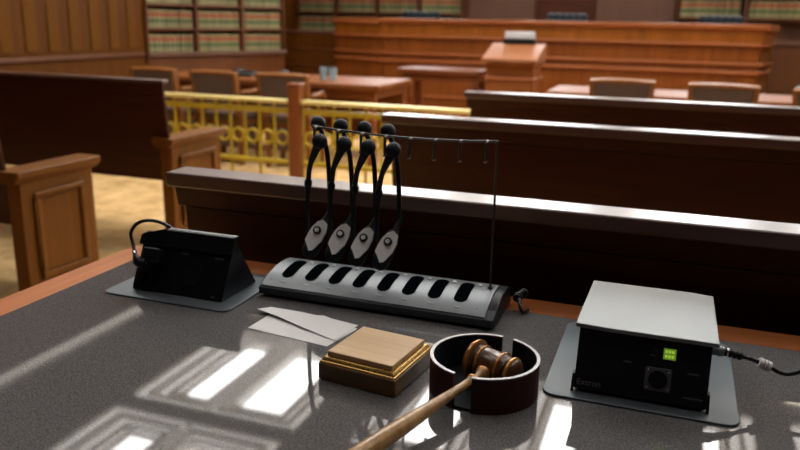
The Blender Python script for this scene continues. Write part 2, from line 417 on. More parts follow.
# judges' chair backs rising over the ledge
def judge_chair(x, label):
    t = thing('judge_chair', label, 'chair', (x, 10.95, 0), group=None)
    for k in range(6):
        MB().prism(rrect(-.27+k*.09, -.18+k*.09, .62, 1.44, .03, 4), 'Y', -.055, .05).build('back_cushion', M['leather_blue'], t, bevel=.012)
    MB().box(-.27, .27, -.1, .34, .50, .60).build('seat', M['leather_blue'], t, bevel=.03)
    MB().box(-.03, .03, .10, .16, .06, .50).build('stem', M['black'], t)
    for k in range(5):
        a = k*2*PI/5
        MB().tube([(0, .13, .07), (.26*math.cos(a), .13+.26*math.sin(a), .02)], .02, 8).build('foot', M['black'], t)
    return t
judge_chair(-3.62, 'dark blue leather judge chair rising over the bench at its left')
judge_chair(-1.52, 'dark blue leather judge chair rising over the middle of the bench')
judge_chair(.44, 'dark blue leather judge chair rising over the bench at its right')
# ------------------------------------------------------------------ lectern
t = thing('lectern', 'wooden lectern with sloping reading top before the judge bench', 'lectern', (-1.66, 8.0, 0))
MB().box(-.25, .25, 0, .42, .04, .90).build('body', M['table'], t, bevel=.008)
MB().box(-.30, .30, -.03, .45, 0, .08).build('plinth', M['table'], t, bevel=.008)
for z in (.72, .86): MB().box(-.27, .27, -.02, .44, z, z+.03).build('moulding', M['bench_rail'], t, bevel=.006)
MB().prism([(-.10, .90), (-.10, .94), (.40, 1.085), (.46, 1.085), (.46, .90)], 'X', -.29, .29).build('reading_top', M['lectern_top'], t, bevel=.012)
t = thing('display_unit', 'pale flat device with dark base on top of the lectern', 'device', (-1.65, 8.36, 1.086))
MB().box(-.17, .17, 0, .09, 0, .05).build('base', M['black'], t, bevel=.006)
MB().box(-.16, .16, .005, .06, .05, .125, ).build('panel', M['white_dev'], t, bevel=.008)
# ------------------------------------------------------------------ tables
def table(name, label, x0, x1, y0, y1, top, mat='table', panel=True, leg=.07, inset=.05):
    t = thing(name, label, 'table', ((x0+x1)/2, (y0+y1)/2, 0))
    w, l = (x1-x0)/2, (y1-y0)/2
    MB().box(-w, w, -l, l, top-.05, top).build('tabletop', M[mat], t, bevel=.01)
    MB().box(-w+inset, w-inset, -l+inset, l-inset, top-.13, top-.05).build('apron', M[mat], t, bevel=.004)
    for sx in (-1, 1):
        for sy in (-1, 1):
            cx, cy = sx*(w-inset-leg/2), sy*(l-inset-leg/2)
            MB().box(cx-leg/2, cx+leg/2, cy-leg/2, cy+leg/2, 0, top-.13).build('leg', M[mat], t, bevel=.006)
    if panel: MB().box(-w+inset+leg, w-inset-leg, l-inset-.04, l-inset, .12, top-.13).build('modesty_panel', M[mat], t)
    return t
table('counsel_table', 'long wooden counsel table behind the three chairs at left', -4.9, -2.48, 6.32, 7.25, .745)
table('side_table', 'small wooden table between counsel table and lectern', -2.98, -2.02, 8.15, 8.75, .79, 'dark_table', panel=False, leg=.08)
table('counsel_table', 'long wooden counsel table at right behind the pews', -1.05, 2.2, 6.60, 7.35, .745)

# ------------------------------------------------------------------ chairs
def make_chair(label):
    t = thing('courtroom_chair', label, 'chair')
    # facing +Y (away from the camera); back nearest the camera
    lean = lambda z: -.0-.18*max(0, z-.45)
    MB().prism(rrect(-.235, .235, -.01, .33, .05), 'Z', .40, .47).build('seat', M['fabric'], t, bevel=.015)
    MB().box(-.22, .22, .0, .25, .16, .36).build('seat_skirt', M['fabric'], t, bevel=.01)
    MB().prism([(-.215, .50), (.215, .50), (.235, .83), (-.235, .83)], 'Y', -.03, .03, Matrix.Translation((0, -.045, 0)) @ Matrix.Rotation(math.radians(9), 4, 'X') @ Matrix.Translation((0, .09, 0))).build('back_cushion', M['fabric'], t, bevel=.012)
    rot = Matrix.Translation((0, -.045, 0)) @ Matrix.Rotation(math.radians(9), 4, 'X') @ Matrix.Translation((0, .09, 0))
    n = 12
    top = [(-.27+.54*k/n, +.835+.008*math.sin(PI*k/n)) for k in range(n+1)]
    bot = [(.27-.54*k/n, .812+.004*math.sin(PI*k/n)) for k in range(n+1)]
    MB().prism(top+bot, 'Y', -.035, .035, rot).build('top_rail', M['chair_wood'], t, bevel=.008)
    for s in (-1, 1):
        MB().prism([(s*.215, .45), (s*.25, .45), (s*.27, .82), (s*.235, .82)], 'Y', -.032, .032, rot).build('back_post', M['chair_wood'], t, bevel=.006)
        MB().tube(spline([(s*.26, -.02, .66), (s*.285, .10, .66), (s*.285, .22, .65), (s*.275, .24, .44)], 6), .02, 8).build('armrest', M['chair_wood'], t)
        MB().prism([(-.02, 0), (.02, 0), (.03, .43), (-.03, .43)], 'Y', -.02, .02, Matrix.Translation((s*.22, .30, 0))).build('leg', M['chair_wood'], t, bevel=.004)
        MB().prism([(-.02, 0), (.02, 0), (.03, .46), (-.03, .46)], 'Y', -.02, .02, Matrix.Translation((s*.22, .01, 0))).build('leg', M['chair_wood'], t, bevel=.004)
    MB().box(-.22, .22, .02, .32, .36, .40).build('seat_frame', M['chair_wood'], t, bevel=.004)
    return t
chair0 = make_chair('brown upholstered chair at left counsel table, nearest the bookcase')
chair0.location = (-4.52, 5.98, 0); chair0.scale = (.9, 1, 1)
for x, y, rz, lb in ((-3.86, 5.95, -.03, 'brown upholstered chair at left counsel table, the middle one of three'),
                     (-3.20, 5.98, .04, 'brown upholstered chair at left counsel table, right behind the wooden rail post'),
                     (-.40, 6.22, .02, 'brown upholstered chair at right counsel table, left of the pair'),
                     (.33, 6.15, -.12, 'brown upholstered chair at right counsel table, right of the pair'),
                     (1.02, 6.0, -.2, 'brown upholstered chair at the right edge of the picture, partly cut off')):
    c = copy_tree(chair0); c.location = (x, y, 0); c.rotation_euler = (0, 0, rz); c['label'] = lb
    if x > -1: c.scale = (.9, 1, 1.065)

# small things on the far tables
def glass(x, y, z, lb):
    t = thing('drinking_glass', lb, 'glass', (x, y, z), group='drinking glasses on the counsel tables' if False else None)
    MB().lathe([(.0, 0), (.032, 0), (.04, .12), (.037, .12), (.03, .008), (0, .008)], None, 20).build('cup', M['glass'], t)
    return t
glass(-3.14, 6.60, .745, 'left clear glass on the left counsel table')
glass(-3.05, 6.62, .745, 'right clear glass on the left counsel table')
glass(.93, 6.8, .745, 'clear glass near the right end of the right counsel table')
def phone(x, y, z, rz, lb, h=.05, cat='phone'):
    t = thing('desk_telephone', lb, cat, (x, y, z), rz)
    MB().prism([(-.09, 0), (.09, 0), (.09, h), (-.09, h*.45)], 'X', -.10, .10).build('base', M['black'], t, bevel=.006)
    MB().box(-.10, -.045, -.08, .08, h*.8, h*.8+.03).build('handset', M['black'], t, bevel=.008)
phone(-4.02, 6.65, .745, .1, 'dark telephone on left counsel table behind the middle chair')
phone(-3.52, 6.62, .745, -.1, 'dark telephone on left counsel table behind the chair by the post')
phone(-.30, 7.0, .745, 0, 'dark telephone on right counsel table behind the left chair')
phone(.25, 7.0, .745, 0, 'dark telephone on right counsel table behind the right chair')

# ------------------------------------------------------------------ brass rail
YR = 5.4
def rail(label, x0, n, pitch):
    L = n*pitch
    t = thing('brass_railing', label, 'railing', (x0, YR, 0))
    MB().box(0, L, -.04, .04, .655, .685).build('top_bar', M['brass_top'], t, bevel=.006)
    MB().box(0, L, -.025, .025, .575, .615).build('upper_bar', M['brass'], t, bevel=.005)
    MB().box(0, L, -.025, .025, .165, .20).build('lower_bar', M['brass'], t, bevel=.005)
    for k in range(n+1):
        MB().box(max(k*pitch-.009, 0), min(k*pitch+.009, L), -.009, .009, .20, .575).build('baluster', M['brass'], t, bevel=.002)
        MB().box(max(k*pitch-.009, 0), min(k*pitch+.009, L), -.009, .009, .615, .655).build('stud', M['brass'], t, bevel=.002)
        if k % 2 == 0: MB().box(max(k*pitch-.009, 0), min(k*pitch+.009, L), -.009, .009, 0, .165).build('foot', M['brass'], t)
        if k < n: MB().torus(((k+.5)*pitch, 0, .378), .0515, .0115, sg=12).build('ring', M['brass'], t)
    return t
rail('brass railing with rings, long section left of the wooden post', -5.562, 20, .1345)
rail('brass railing with rings, section right of the post behind the headsets', -2.750, 11, .134)
def post(x, lb):
    t = thing('rail_post', lb, 'post', (x, YR, 0))
    MB().box(-.048, .048, -.048, .048, 0, .78).build('shaft', M['rail_wood'], t, bevel=.005)
    MB().box(-.055, .055, -.055, .055, .78, .815).build('cap', M['rail_wood'], t, bevel=.008)
post(-2.81, 'square reddish wooden post between the two brass railing sections')
post(-1.215, 'square reddish wooden post ending the brass railing behind the pews')

# ------------------------------------------------------------------ pews
def pew_end(t, x, s, y0, depth, h, thick=.075, mt='pew_end'):
    """end panel; s=+1: shown face looks +X"""
    e = MB().box(x-thick/2, x+thick/2, y0, y0+depth, 0, h-.045).build('end_panel', M[mt], t, bevel=.006)
    f = x+s*thick/2
    def fr(a, b, c, d, q=.014):
        lo, hi = min(f, f+s*q), max(f, f+s*q)
        return (lo, hi, a, b, c, d)
    a, b, c, d = y0+.07, y0+depth-.07, .14, h-.105
    m = MB()
    w = .028
    for (p, q, r, u) in ((a, b, c, c+w), (a, b, d-w, d), (a, a+w, c+w, d-w), (b-w, b, c+w, d-w)): m.box(*fr(p, q, r, u))
    m.build('panel_moulding', M[mt], e, bevel=.008)
    xa, xb = x-thick/2, x+thick/2
    MB().prism([(xa-.004, h-.055), (xb+.004, h-.055), (xb+.03, h-.028), (xb+.03, h), (xa-.03, h), (xa-.03, h-.028)], 'Y', y0-.03, y0+depth+.03).build('armrest', M[mt], t, bevel=.005)
    MB().box(xa-.015, xb+.015, y0-.012, y0+depth+.012, 0, .07).build('foot', M[mt], e, bevel=.004)
def make_pew(label, xend, xfar, y0, zt, capw, side, th=.036, zb=.34, inset=.035):
    """back at y0 (near camera), seat beyond; xend = aisle end"""
    t = thing('pew', label, 'pew', (xend, y0, 0))
    L = xfar-xend; x0, x1 = (0, L) if L > 0 else (L, 0)
    cap = MB().prism([(0, -th), (0, 0), (capw, 0), (capw, -th)], 'X', x0, x1)
    mo = MB().prism([(capw*.22, zt-th-.001), (capw*.74, zt-th-.001), (capw*.66, zt-.09), (capw*.35, zt-.09)], 'X', x0+.012, x1-.012)
    mo.build('cove_moulding', M['pew'], t, bevel=.003)
    bmesh.ops.translate(cap.bm, verts=cap.bm.verts, vec=(0, 0, zt))
    cap.build('top_ledge', M['pew_ledge_lit'], t, bevel=.005)
    ins = inset
    a0, a1 = x0+(ins if side < 0 else 0), x1-(ins if side > 0 else 0)
    MB().prism([(capw*.33, zt-.09), (capw*.66, zt-.09), (capw*.66+.05, zb), (capw*.33+.05, zb)], 'X', a0, a1).build('back_panel', M['pew'], t)
    MB().box(a0, a1, capw*.66+.03, capw*.66+.50, .40, .45).build('seat', M['pew'], t, bevel=.01)
    if side < 0: MB().box(a0, a1, capw*.66+.08, capw*.66+.12, .14, .40).build('seat_support', M['pew'], t)
    return t
# right block: three pews, ends hidden by their own backs
for y0, lb in ((1.536, 'nearest dark wooden pew with bright top ledge, behind the long desk'),
               (2.905, 'second dark wooden pew on the right, in the middle of the three'),
               (4.11, 'farthest dark wooden pew on the right, before the counsel table')):
    p = make_pew(lb, {1.536: -1.165, 2.905: -1.125}.get(y0, -1.105), 3.9, y0, .93, .09, -1)
    if y0 < 1.6:   # nearest back is panelled down to the floor
        MB().box(.05, 5.0, .045, .075, .0, .84).build('lower_panel', M['pew'], p)
    pew_end(p, .085, -1, .16, .50, .62)
    MB().box(4.98, 5.05, .04, .62, 0, .62).build('end_panel', M['pew_end'], p, bevel=.006)
# left block
for y0, lb in ((2.40, 'left pew nearest the desk, with square panelled end'),
               (3.46, 'left pew with tall dark back, its panelled end before the brass railing')):
    p = make_pew(lb, -2.60 if y0 > 3 else -2.655, -5.9, y0, .97, .05, 1, .018, .40, .012 if y0 > 3 else .02)
    pew_end(p, -.04 if y0 > 3 else .015, 1, .045, .49 if y0 > 3 else .44, .65)
    MB().box(-3.26, -3.20, .09, .50, 0, .62).build('end_panel', M['pew_end'], p, bevel=.006)
    MB().box(-1.15, -1.09, .10, .50, 0, .40).box(-1.17, -1.07, .06, .58, 0, .05).build('support', M['pew_end'], p, bevel=.006)

# ------------------------------------------------------------------ the desk in front
D = .76
DX0, DX1, DY0, DY1 = -1.13, 2.2, .30, 1.38
t = thing('desk', 'long desk with speckled dark grey top and orange wood edging', 'desk', (0, 1, 0))
MB().box(DX0, DX1, DY0-1, DY1-1, D-.04, D).build('desktop', M['laminate'], t, smooth=False)
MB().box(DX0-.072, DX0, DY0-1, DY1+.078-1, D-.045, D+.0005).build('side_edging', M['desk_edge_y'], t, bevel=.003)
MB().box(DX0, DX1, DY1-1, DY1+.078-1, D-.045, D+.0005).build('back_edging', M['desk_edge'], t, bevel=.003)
MB().box(DX0-.03, DX0+.02, DY0+.05-1, DY1+.04-1, 0, D-.045).build('side_panel', M['pew_end'], t)
MB().box(DX1-.08, DX1-.03, DY0+.05-1, DY1+.04-1, 0, D-.045).build('side_panel', M['pew_end'], t)
MB().box(DX0+.02, DX1-.08, DY1-.02-1, DY1+.02-1, .08, D-.045).build('modesty_panel', M['pew_end'], t)

# ------------------------------------------------------------------ left flip-up outlet box
t = thing('pop_up_outlet', 'black wedge-shaped power outlet flipped up from grey plate, left on desk', 'outlet box', (-.9, 1.25, D))
MB().prism(rrect(-.145, .145, -.095, .105, .018), 'Z', .0002, .0035).build('mounting_plate', M['plate'], t, bevel=.001)
X0, X1 = -.10, .11
sect = [(-.058, .004), (-.004, .110), (.004, .112), (.075, .004)]
body = MB().prism(sect, 'X', X0, X1).build('body', M['black_metal'], t, bevel=.002)
n_up = Vector((0, .058, .115)).normalized(); FM = frame_to((0, -.058, .004), (1, 0, 0), n_up)    # local x, y up the face, z out of the face
L = .1288
MB().prism([(X0-.004, L-.036), (X1+.003, L-.036), (X1+.003, L+.002), (X0+.055, L+.002), (X0+.003, L-.012), (X0-.004, L-.017)], 'Z', -.004, .006, FM).build('hood', M['black_metal'], t, bevel=.0012)
MB().box(X0+.056, X1+.003, -.008, .008, .1195, .1222).build('hood_edge', M['lid_metal'], t, bevel=.0005)
MB().prism(rrect(X0+.004, X0+.05, .006, .044, .003), 'Z', 0, .006, FM).build('switch_module', M['black'], t, bevel=.0008)
MB().box(X0+.010, X0+.026, .012, .038, .006, .009, FM).box(X0+.029, X0+.045, .012, .038, .006, .0085, FM).build('rocker', M['black'], t, bevel=.001)
MB().lathe([(.026, 0), (.026, .0012), (.0245, .0016), (.0245, .0004), (0, .0004)], FM @ Matrix.Translation((.03, .047, 0)), 40).build('speaker_ring', M['black'], t)
MB().box(.015-.02, .015, .0835, .0865, 0, .0006, FM).build('marking', M['dim_print'], t)
MB().box(.075, .095, .0825, .0855, 0, .0006, FM).build('marking', M['dim_print'], t)
MB().box(.085, .092, .006, .009, 0, .0006, FM).build('marking', M['dim_print'], t)
# its cable with plug
t = thing('power_cable', 'short black cable looping from the side of the left outlet box', 'cable', (-1.0, 1.2, D+.05))
pl = FM.copy(); base = Vector((-.9, 1.25, D))-Vector((-1.0, 1.2, D+.05))
def cp(x, y, z): return Vector((x, y, z))-Vector((-1.0, 1.2, D+.05))
MB().prism(rrect(-.02, .02, -.015, .015, .004), 'Z', 0.007, .03, Matrix.Translation(base) @ FM @ Matrix.Translation((X0+.045, .070, 0))).build('plug', M['black'], t, bevel=.003)
path = spline([cp(-.958, 1.193, .822), cp(-.976, 1.190, .823), cp(-.992, 1.20, .833), cp(-1.008, 1.215, .85), cp(-1.016, 1.22, .872), cp(-1.003, 1.225, .892), cp(-.98, 1.235, .899), cp(-.955, 1.25, .89), cp(-.945, 1.28, .86), cp(-.945, 1.32, .80), cp(-.945, 1.335, .766)], 8)
MB().tube(path, .0036, 10).build('cord', M['cable'], t)
MB().tube(path[2:18], [.009, .0105, .0105, .0095, .0105, .0095, .0105, .0095, .0105, .009, .0085, .008, .007, .006, .005, .004], 12).build('strain_relief', M['black'], t)
MB().tube(path[17:20], .0048, 12).build('collar', M['chrome'], t)

# ------------------------------------------------------------------ right flip-up interface box
t = thing('interface_box', 'large black flip-up connector box with silver lid and green display on plate', 'connector box', (0, 1.1, D))
MB().prism(rrect(-.145, .133, -.045, .26, .02), 'Z', .0002, .0035).build('mounting_plate', M['plate'], t, bevel=.001)
MB().prism([(-.022, .008), (.006, .098), (.2, .098), (.2, .008)], 'X', -.100, .088).build('body', M['black_metal'], t, bevel=.002)
lid = MB().prism([(-.106, .0), (-.06, -.004), (.096, -.004), (.094, .206), (.06, .212), (-.102, .212), (-.106, .02)], 'Z', .0985, .105); lid.build('lid', M['lid_metal'], t, bevel=.0012)
for x in (-.1020, .0900): MB().prism([(-.024, .003), (-.017, .003), (.004, .026), (-.008, .026)], 'X', x-.002, x+.002).build('foot', M['black_metal'], t)
n_up = Vector((0, .028, .09)).normalized(); F2 = frame_to((0, -.022, .008), (1, 0, 0), n_up)
MB().box(-.100, -.052, .004, .021, 0, .001, F2).build('name_badge', M['black'], t)
text_mesh('lettering', 'Extron', .0130, M['lid_metal'], t, F2 @ Matrix.Translation((-.0965, .0075, .0012)))
MB().box(.0225, .040, .064, .0800, 0, .0015, F2).build('display', M['green'], t)
m = MB()
for yy in (.0665, .0735):
    for k in range(3): m.box(.0250+k*.0045, .0250+k*.0045+.0032, yy, yy+.0042, .0015, .0019, F2)
m.build('display_characters', M['green_dark'], t, smooth=False)
m = MB().prism(rrect(.0, .037, .016, .050, .002), 'Z', 0, .0018, F2); cn = m.build('connector_plate', M['plate'], t, bevel=.0005)
MB().lathe([(.0135, .0018), (.0135, .005), (.0125, .005), (.0125, .0022), (0, .0022)], F2 @ Matrix.Translation((.0185, .033, 0)), 32).build('socket', M['black'], cn)
for a, b in ((.004, .02), (.033, .046), (.004, .046), (.033, .02)):
    MB().lathe([(.0016, .0018), (.0012, .0026), (0, .0026)], F2 @ Matrix.Translation((a, b, 0)), 10).build('screw', M['chrome'], cn)
for (a, b, c) in ((-.032, -.020, .051), (.058, .074, .047), (.055, .082, .012), (.004, .012, .066)):
    MB().box(a, b, c, c+.0022, 0, .0005, F2).build('marking', M['dim_print'], t)
MB().lathe([(.0045, 0), (.0045, .004), (.003, .005), (0, .005)], F2 @ Matrix.Translation((.011, .078, 0)), 20).build('knob', M['black'], t)
# cable leaving it
t = thing('signal_cable', 'black cable with metal plug and white tag leaving the right box', 'cable', (.1, 1.15, D))
def cq(x, y, z): return Vector((x-.1, y-1.15, z-D))
MB().tube([cq(.089, 1.15, .834), cq(.104, 1.152, .832), cq(.104, 1.152, .832)+Vector((.004, 0, 0))], [.008, .008, .006], 16).build('plug', M['silver'], t)
pth = [cq(.106+.0035*k, 1.153+.001*k, .832-.0009*k) for k in range(9)]
MB().tube(pth, [.0068 if k % 2 else .0052 for k in range(9)], 14).build('strain_relief', M['black'], t)
for k in (0, 2): MB().tube([pth[k]+Vector((-.001, 0, 0)), pth[k]+Vector((.001, 0, 0))], .0072, 14).build('metal_collar', M['chrome'], t)
p2 = spline([pth[-1], cq(.152, 1.168, .819), cq(.1745, 1.17, .8111), cq(.186, 1.17, .8055), cq(.1985, 1.17, .8041), cq(.2087, 1.17, .8076), cq(.222, 1.172, .812), cq(.26, 1.18, .81), cq(.34, 1.2, .775), cq(.42, 1.22, .7645), cq(.6, 1.25, .7645)], 8)
MB().tube(p2, .0036, 10).build('cord', M['cable'], t)
a, b = cq(.158, 1.168, .8172), cq(.1745, 1.17, .8111)
MB().tube([a, a.lerp(b, .5), b], .0078, 14).build('tag', M['paper'], t)
MB().tube([a.lerp(b, .3), a.lerp(b, .4)], .0080, 14).tube([a.lerp(b, .6), a.lerp(b, .68)], .0080, 14).build('tag_print', M['print'], t)

# ------------------------------------------------------------------ headset charger
t = thing('headset_charger', 'long silver charging dock with eight black slots at back of desk', 'charger', (-.508, 1.262, D))
W = .240
MB().prism([(.004, .0045), (.0, .007), (.0, .020), (.006, .0225), (.03, .034), (.07, .043), (.11, .044), (.140, .040), (.150, .034), (.150, .0045)], 'X', -W, W).build('body', M['charger_body'], t, bevel=.0015)
topc = [(.003, .0215), (.028, .0335), (.05, .039), (.07, .0432), (.09, .0445), (.11, .0445), (.128, .042)]
m = MB(); m.prism(topc+[(y, z-.003) for y, z in topc[::-1]], 'X', -W+.004, W-.016)
bmesh.ops.translate(m.bm, verts=m.bm.verts, vec=(0, 0, .0028)); m.build('silver_cover', M['silver'], t, bevel=.0006)
MB().prism([(0.004, .012), (.03, .037), (.07, .0475), (.12, .0475), (.152, .036), (.152, .004), (.004, .004)], 'X', W-.015, W+.002).build('end_cap', M['black'], t, bevel=.002)
for sx in (-.2, .2):
    for sy in (.03, .13): MB().lathe([(.008, .0002), (.008, .0048), (0, .0048)], Matrix.Translation((sx, sy, 0)), 14).build('rubber_foot', M['black'], t)
def topz(y):
    for (a, za), (b, zb) in zip(topc, topc[1:]):
        if a <= y <= b: return za+(zb-za)*(y-a)/(b-a)+.0028
    return topc[-1][1]
for k in range(8):
    cx = -.194+k*.0517; y0, y1, w = .029, .108, .0130
    # capsule outline draped on the cover, black in place of real depth
    m = MB(); N = 14; rows = []
    for (off, dz) in ((0, .0003), (0, .0012), (.0012, .0014), (.0024, .0006), (.0055, .0004)):
        ring = []
        for i in range(N+1):
            a = PI+PI*i/N; ring.append((cx+(w-off)*math.cos(a), y0+w+(w-off)*math.sin(a)))
        for i in range(1, 12): ring.append((cx+w-off, y0+w+(y1-y0-2*w)*i/12))
        for i in range(N+1):
            a = PI*i/N; ring.append((cx+(w-off)*math.cos(a), y1-w+(w-off)*math.sin(a)))
        for i in range(1, 12): ring.append((cx-w+off, y1-w-(y1-y0-2*w)*i/12))
        rows.append([Vector((x, y, topz(min(max(y, .004), .127))+dz)) for x, y in ring])
    m.rings(rows, cap=False)
    rim = m.build('slot_rim', M['slot'], t)
    m = MB(); g = []
    for j in range(31):
        yy = y0+.0050+(y1-y0-.010)*(.5-.5*math.cos(PI*j/30))
        hw = w-.0050
        e = min(yy-(y0+.0050), (y1-.0050)-yy)
        hw = hw if e > hw else math.sqrt(max(hw*hw-(hw-e)**2, 1e-8))
        g.append((yy, hw))
    vs = [[m.bm.verts.new((cx-hw, yy, topz(yy)+.0009)), m.bm.verts.new((cx+hw, yy, topz(yy)+.0009))] for yy, hw in g]
    for a, b in zip(vs, vs[1:]): m.bm.faces.new((a[0], a[1], b[1], b[0]))
    m.build('slot_floor', M['slot'], rim)
    MB().lathe([(.0044, 0), (.0042, .0016), (.0025, .0032), (0, .0036)], Matrix.Translation((cx+.0225, .103, topz(.103)-.0003)), 14).build('indicator_light', M['led'], t)
    MB().box(cx-.005, cx+.006, .0155, .0185, topz(.017)-.0002, topz(.017)+.0006).build('slot_label', M['print'], t)
for x in (-.222, .205): MB().lathe([(.0018, 0), (.0014, .0008), (0, .0008)], Matrix.Translation((x, .02, topz(.02))), 10).build('screw', M['charger_body'], t)
# power plug at its right end
t = thing('power_adapter', 'black plug and coiled cord at the right end of the charging dock', 'plug', (-.248, 1.385, D))
MB().tube([(.0, -.006, .026), (.0, .006, .026), (.012, .016, .034), (.014, .018, .036)], [.008, .009, .009, .006], 12).build('plug', M['black'], t, bevel=.001)
MB().tube(spline([(.004, -.006, .026), (.009, -.018, .018), (.014, -.024, .008), (.018, -.016, .0042), (.022, .0, .0042)], 6), .0034, 10).build('cord', M['cable'], t)
MB().tube([(.0005, .002, .026), (.0005, .004, .0262)], .0096, 14).build('metal_collar', M['silver'], t)

# ------------------------------------------------------------------ wire rack with hooks
def zr(x): return 1.087+.22*(x+.45)**2
RX = [-.657+.0492*k for k in range(8)]
YK, ZK = 1.35, 1.0945
t = thing('headset_rack', 'thin wire rack with eight hooks standing over the charging dock', 'rack', (-.48, 1.42, D))
def rk(x, y, z): return (x+.48, y-1.42, z-D)
for x in (-.2965,):
    MB().tube(spline([rk(x, YK+.006, .808), rk(x, YK+.006, .9), rk(x, YK+.005, 1.0), rk(x, YK+.003, zr(x))], 6), .0022, 8).build('post', M['steel'], t)
    MB().lathe([(.005, .0006), (.005, .003), (.004, .005), (0, .005)], Matrix.Translation(rk(x, YK+.006, .8072)), 16).build('foot', M['steel'], t)
MB().tube([rk(-.668+.03716*k, YK, zr(-.668+.03716*k)) for k in range(11)], .0022, 8).build('rod', M['steel'], t)
for x in RX:
    ZK = zr(x)
    MB().tube(spline([rk(x, YK, ZK), rk(x, YK-.010, ZK-.002), rk(x, YK-.012, ZK-.012), rk(x, YK-.012, ZK-.034)], 5), .0029, 8).build('hook', M['steel'], t)
    MB().lathe([(0, 0), (.0036, .001), (.004, .003), (.003, .006)], Matrix.Translation(rk(x, YK-.012, ZK-.0385)), 12).build('hook_tip', M['chrome'], t)

# ------------------------------------------------------------------ stethoscope headsets
def headset(x, label):
    """origin at the hook; two arms rise from the receiver to round ear pads"""
    t = thing('stethoscope_headset', label, 'headset', (x, YK, .82), group=None)
    def q(dx, y, z): return Vector((dx, y-YK, z-.82))
    # right (upper, rear) arm and left (lower, front) arm
    up, lo = q(-.013, 1.382, 1.098), q(.021, 1.318, 1.073)
    # receiver: long slanted pod
    top, bot = q(.027, 1.374, .944), q(-.002, 1.314, .849)
    ax = (top-bot).normalized(); X = Vector((1, 0, 0)); X = (X-ax*X.dot(ax)).normalized(); Y = ax.cross(X)
    Mx = Matrix(((X.x, Y.x, ax.x, bot.x), (X.y, Y.y, ax.y, bot.y), (X.z, Y.z, ax.z, bot.z), (0, 0, 0, 1)))   # z along the pod
    prof = [(-.010, .006, .005), (-.006, .013, .009), (.004, .0175, .0115), (.018, .019, .012), (.04, .0185, .012), (.056, .015, .0105), (.068, .0095, .009), (.076, .006, .006), (.092, .0048, .0048), (.10, .0035, .0035)]
    MB().rings([[Mx @ Vector((rx*math.cos(2*PI*k/28), ry*math.sin(2*PI*k/28), z)) for k in range(28)] for z, rx, ry in prof]).build('receiver', M['black'], t)
    # silver face plate towards the camera (-Y side of the pod)
    s = -1 if (Mx.to_3x3() @ Vector((0, 1, 0))).y > 0 else 1
    pts = [(-.0165, .034), (-.0165, .018), (-.006, .010), (.004, .0), (.010, .004), (.0170, .028), (.0168, .048), (.0120, .064), (.003, .068), (-.007, .061), (-.014, .048)]
    plate = MB(); A = []; B = []
    for u, w in pts:
        dep = .0128 - 16*u*u
        A.append(plate.bm.verts.new(Mx @ Vector((u, s*(dep+.0022), w)))); B.append(plate.bm.verts.new(Mx @ Vector((u, s*(dep-.004), w))))
    cA = plate.bm.verts.new(Mx @ Vector((0, s*.0155, .036))); n = len(A)
    for i in range(n):
        plate.bm.faces.new((A[i], A[(i+1) % n], cA)); plate.bm.faces.new((A[i], B[i], B[(i+1) % n], A[(i+1) % n]))
    plate.build('face_plate', M['face_silver'], t)
    K = Mx @ Matrix.Translation((.002, s*.0150, .044)) @ Matrix.Rotation(s*-PI/2, 4, 'X')
    dial = MB().lathe([(.0082, -.002), (.0082, .003), (.0072, .0042), (.0055, .0042), (.005, .0028), (0, .0028)], K, 26).build('volume_dial', M['black'], t)
    MB().lathe([(.0045, .0028), (.0045, .0046), (.003, .005), (.0018, .0038), (0, .0038)], K, 20).build('dial_cap', M['face_silver'], dial)
    MB().rings([[Mx @ Vector((rx*math.cos(2*PI*k/20), ry*math.sin(2*PI*k/20), z)) for k in range(20)] for z, rx, ry in [(-.012, .008, .006), (-.004, .0165, .0125), (.006, .0185, .0135), (.010, .0175, .0125)]]).build('battery_cap', M['black_soft'], t, bevel=.001)
    # arms
    la = spline([q(-.010, 1.335, .862), q(-.016, 1.336, .885), q(-.017, 1.336, .93), q(-.013, 1.334, .985), q(-.004, 1.325, 1.022), q(.009, 1.32, 1.050), lo], 8)
    n = len(la); MB().tube(la, [.0046]*int(n*.55)+[.0052]*(n-int(n*.55)), 12).build('arm', M['black'], t)
    ra = spline([q(.020, 1.362, .920), q(.016, 1.372, .955), q(.012, 1.378, 1.0), q(.006, 1.381, 1.045), q(-.005, 1.382, 1.08), up], 8)
    MB().tube(ra, .0050, 12).build('arm', M['black'], t)
    jn = la[24]; dd = (la[25]-la[23]).normalized()
    MB().tube([jn-dd*.008, jn-dd*.004, jn+dd*.004, jn+dd*.008], [.006, .0078, .0078, .006], 12).build('joint_collar', M['black'], t)
    e = len(la)
    MB().tube(la[e-16:], [.0052+.0050*i/15 for i in range(16)], 14).build('ear_stem', M['black'], t)
    for p in (up, lo):
        MB().rings([[p+Vector((.0150*math.sin(a)*math.cos(2*PI*k/24), .0150*math.sin(a)*math.sin(2*PI*k/24), .0150*math.cos(a))) for k in range(24)] for a in [PI*(j+.02)/14.04 for j in range(15)]]).build('ear_pad', M['black_soft'], t)
    return t
labs = ['black stethoscope headset hanging leftmost on the wire rack', 'black stethoscope headset, second from left on the wire rack',
        'black stethoscope headset, third from left on the wire rack', 'black stethoscope headset hanging nearest the empty hooks']
h0 = headset(RX[0], labs[0])
for k in (1, 2, 3):
    h = copy_tree(h0); h.location = (RX[k]+.001*k, YK, .82-.002*k); h['label'] = labs[k]; h.rotation_euler = (0, 0, .02*(k % 2))

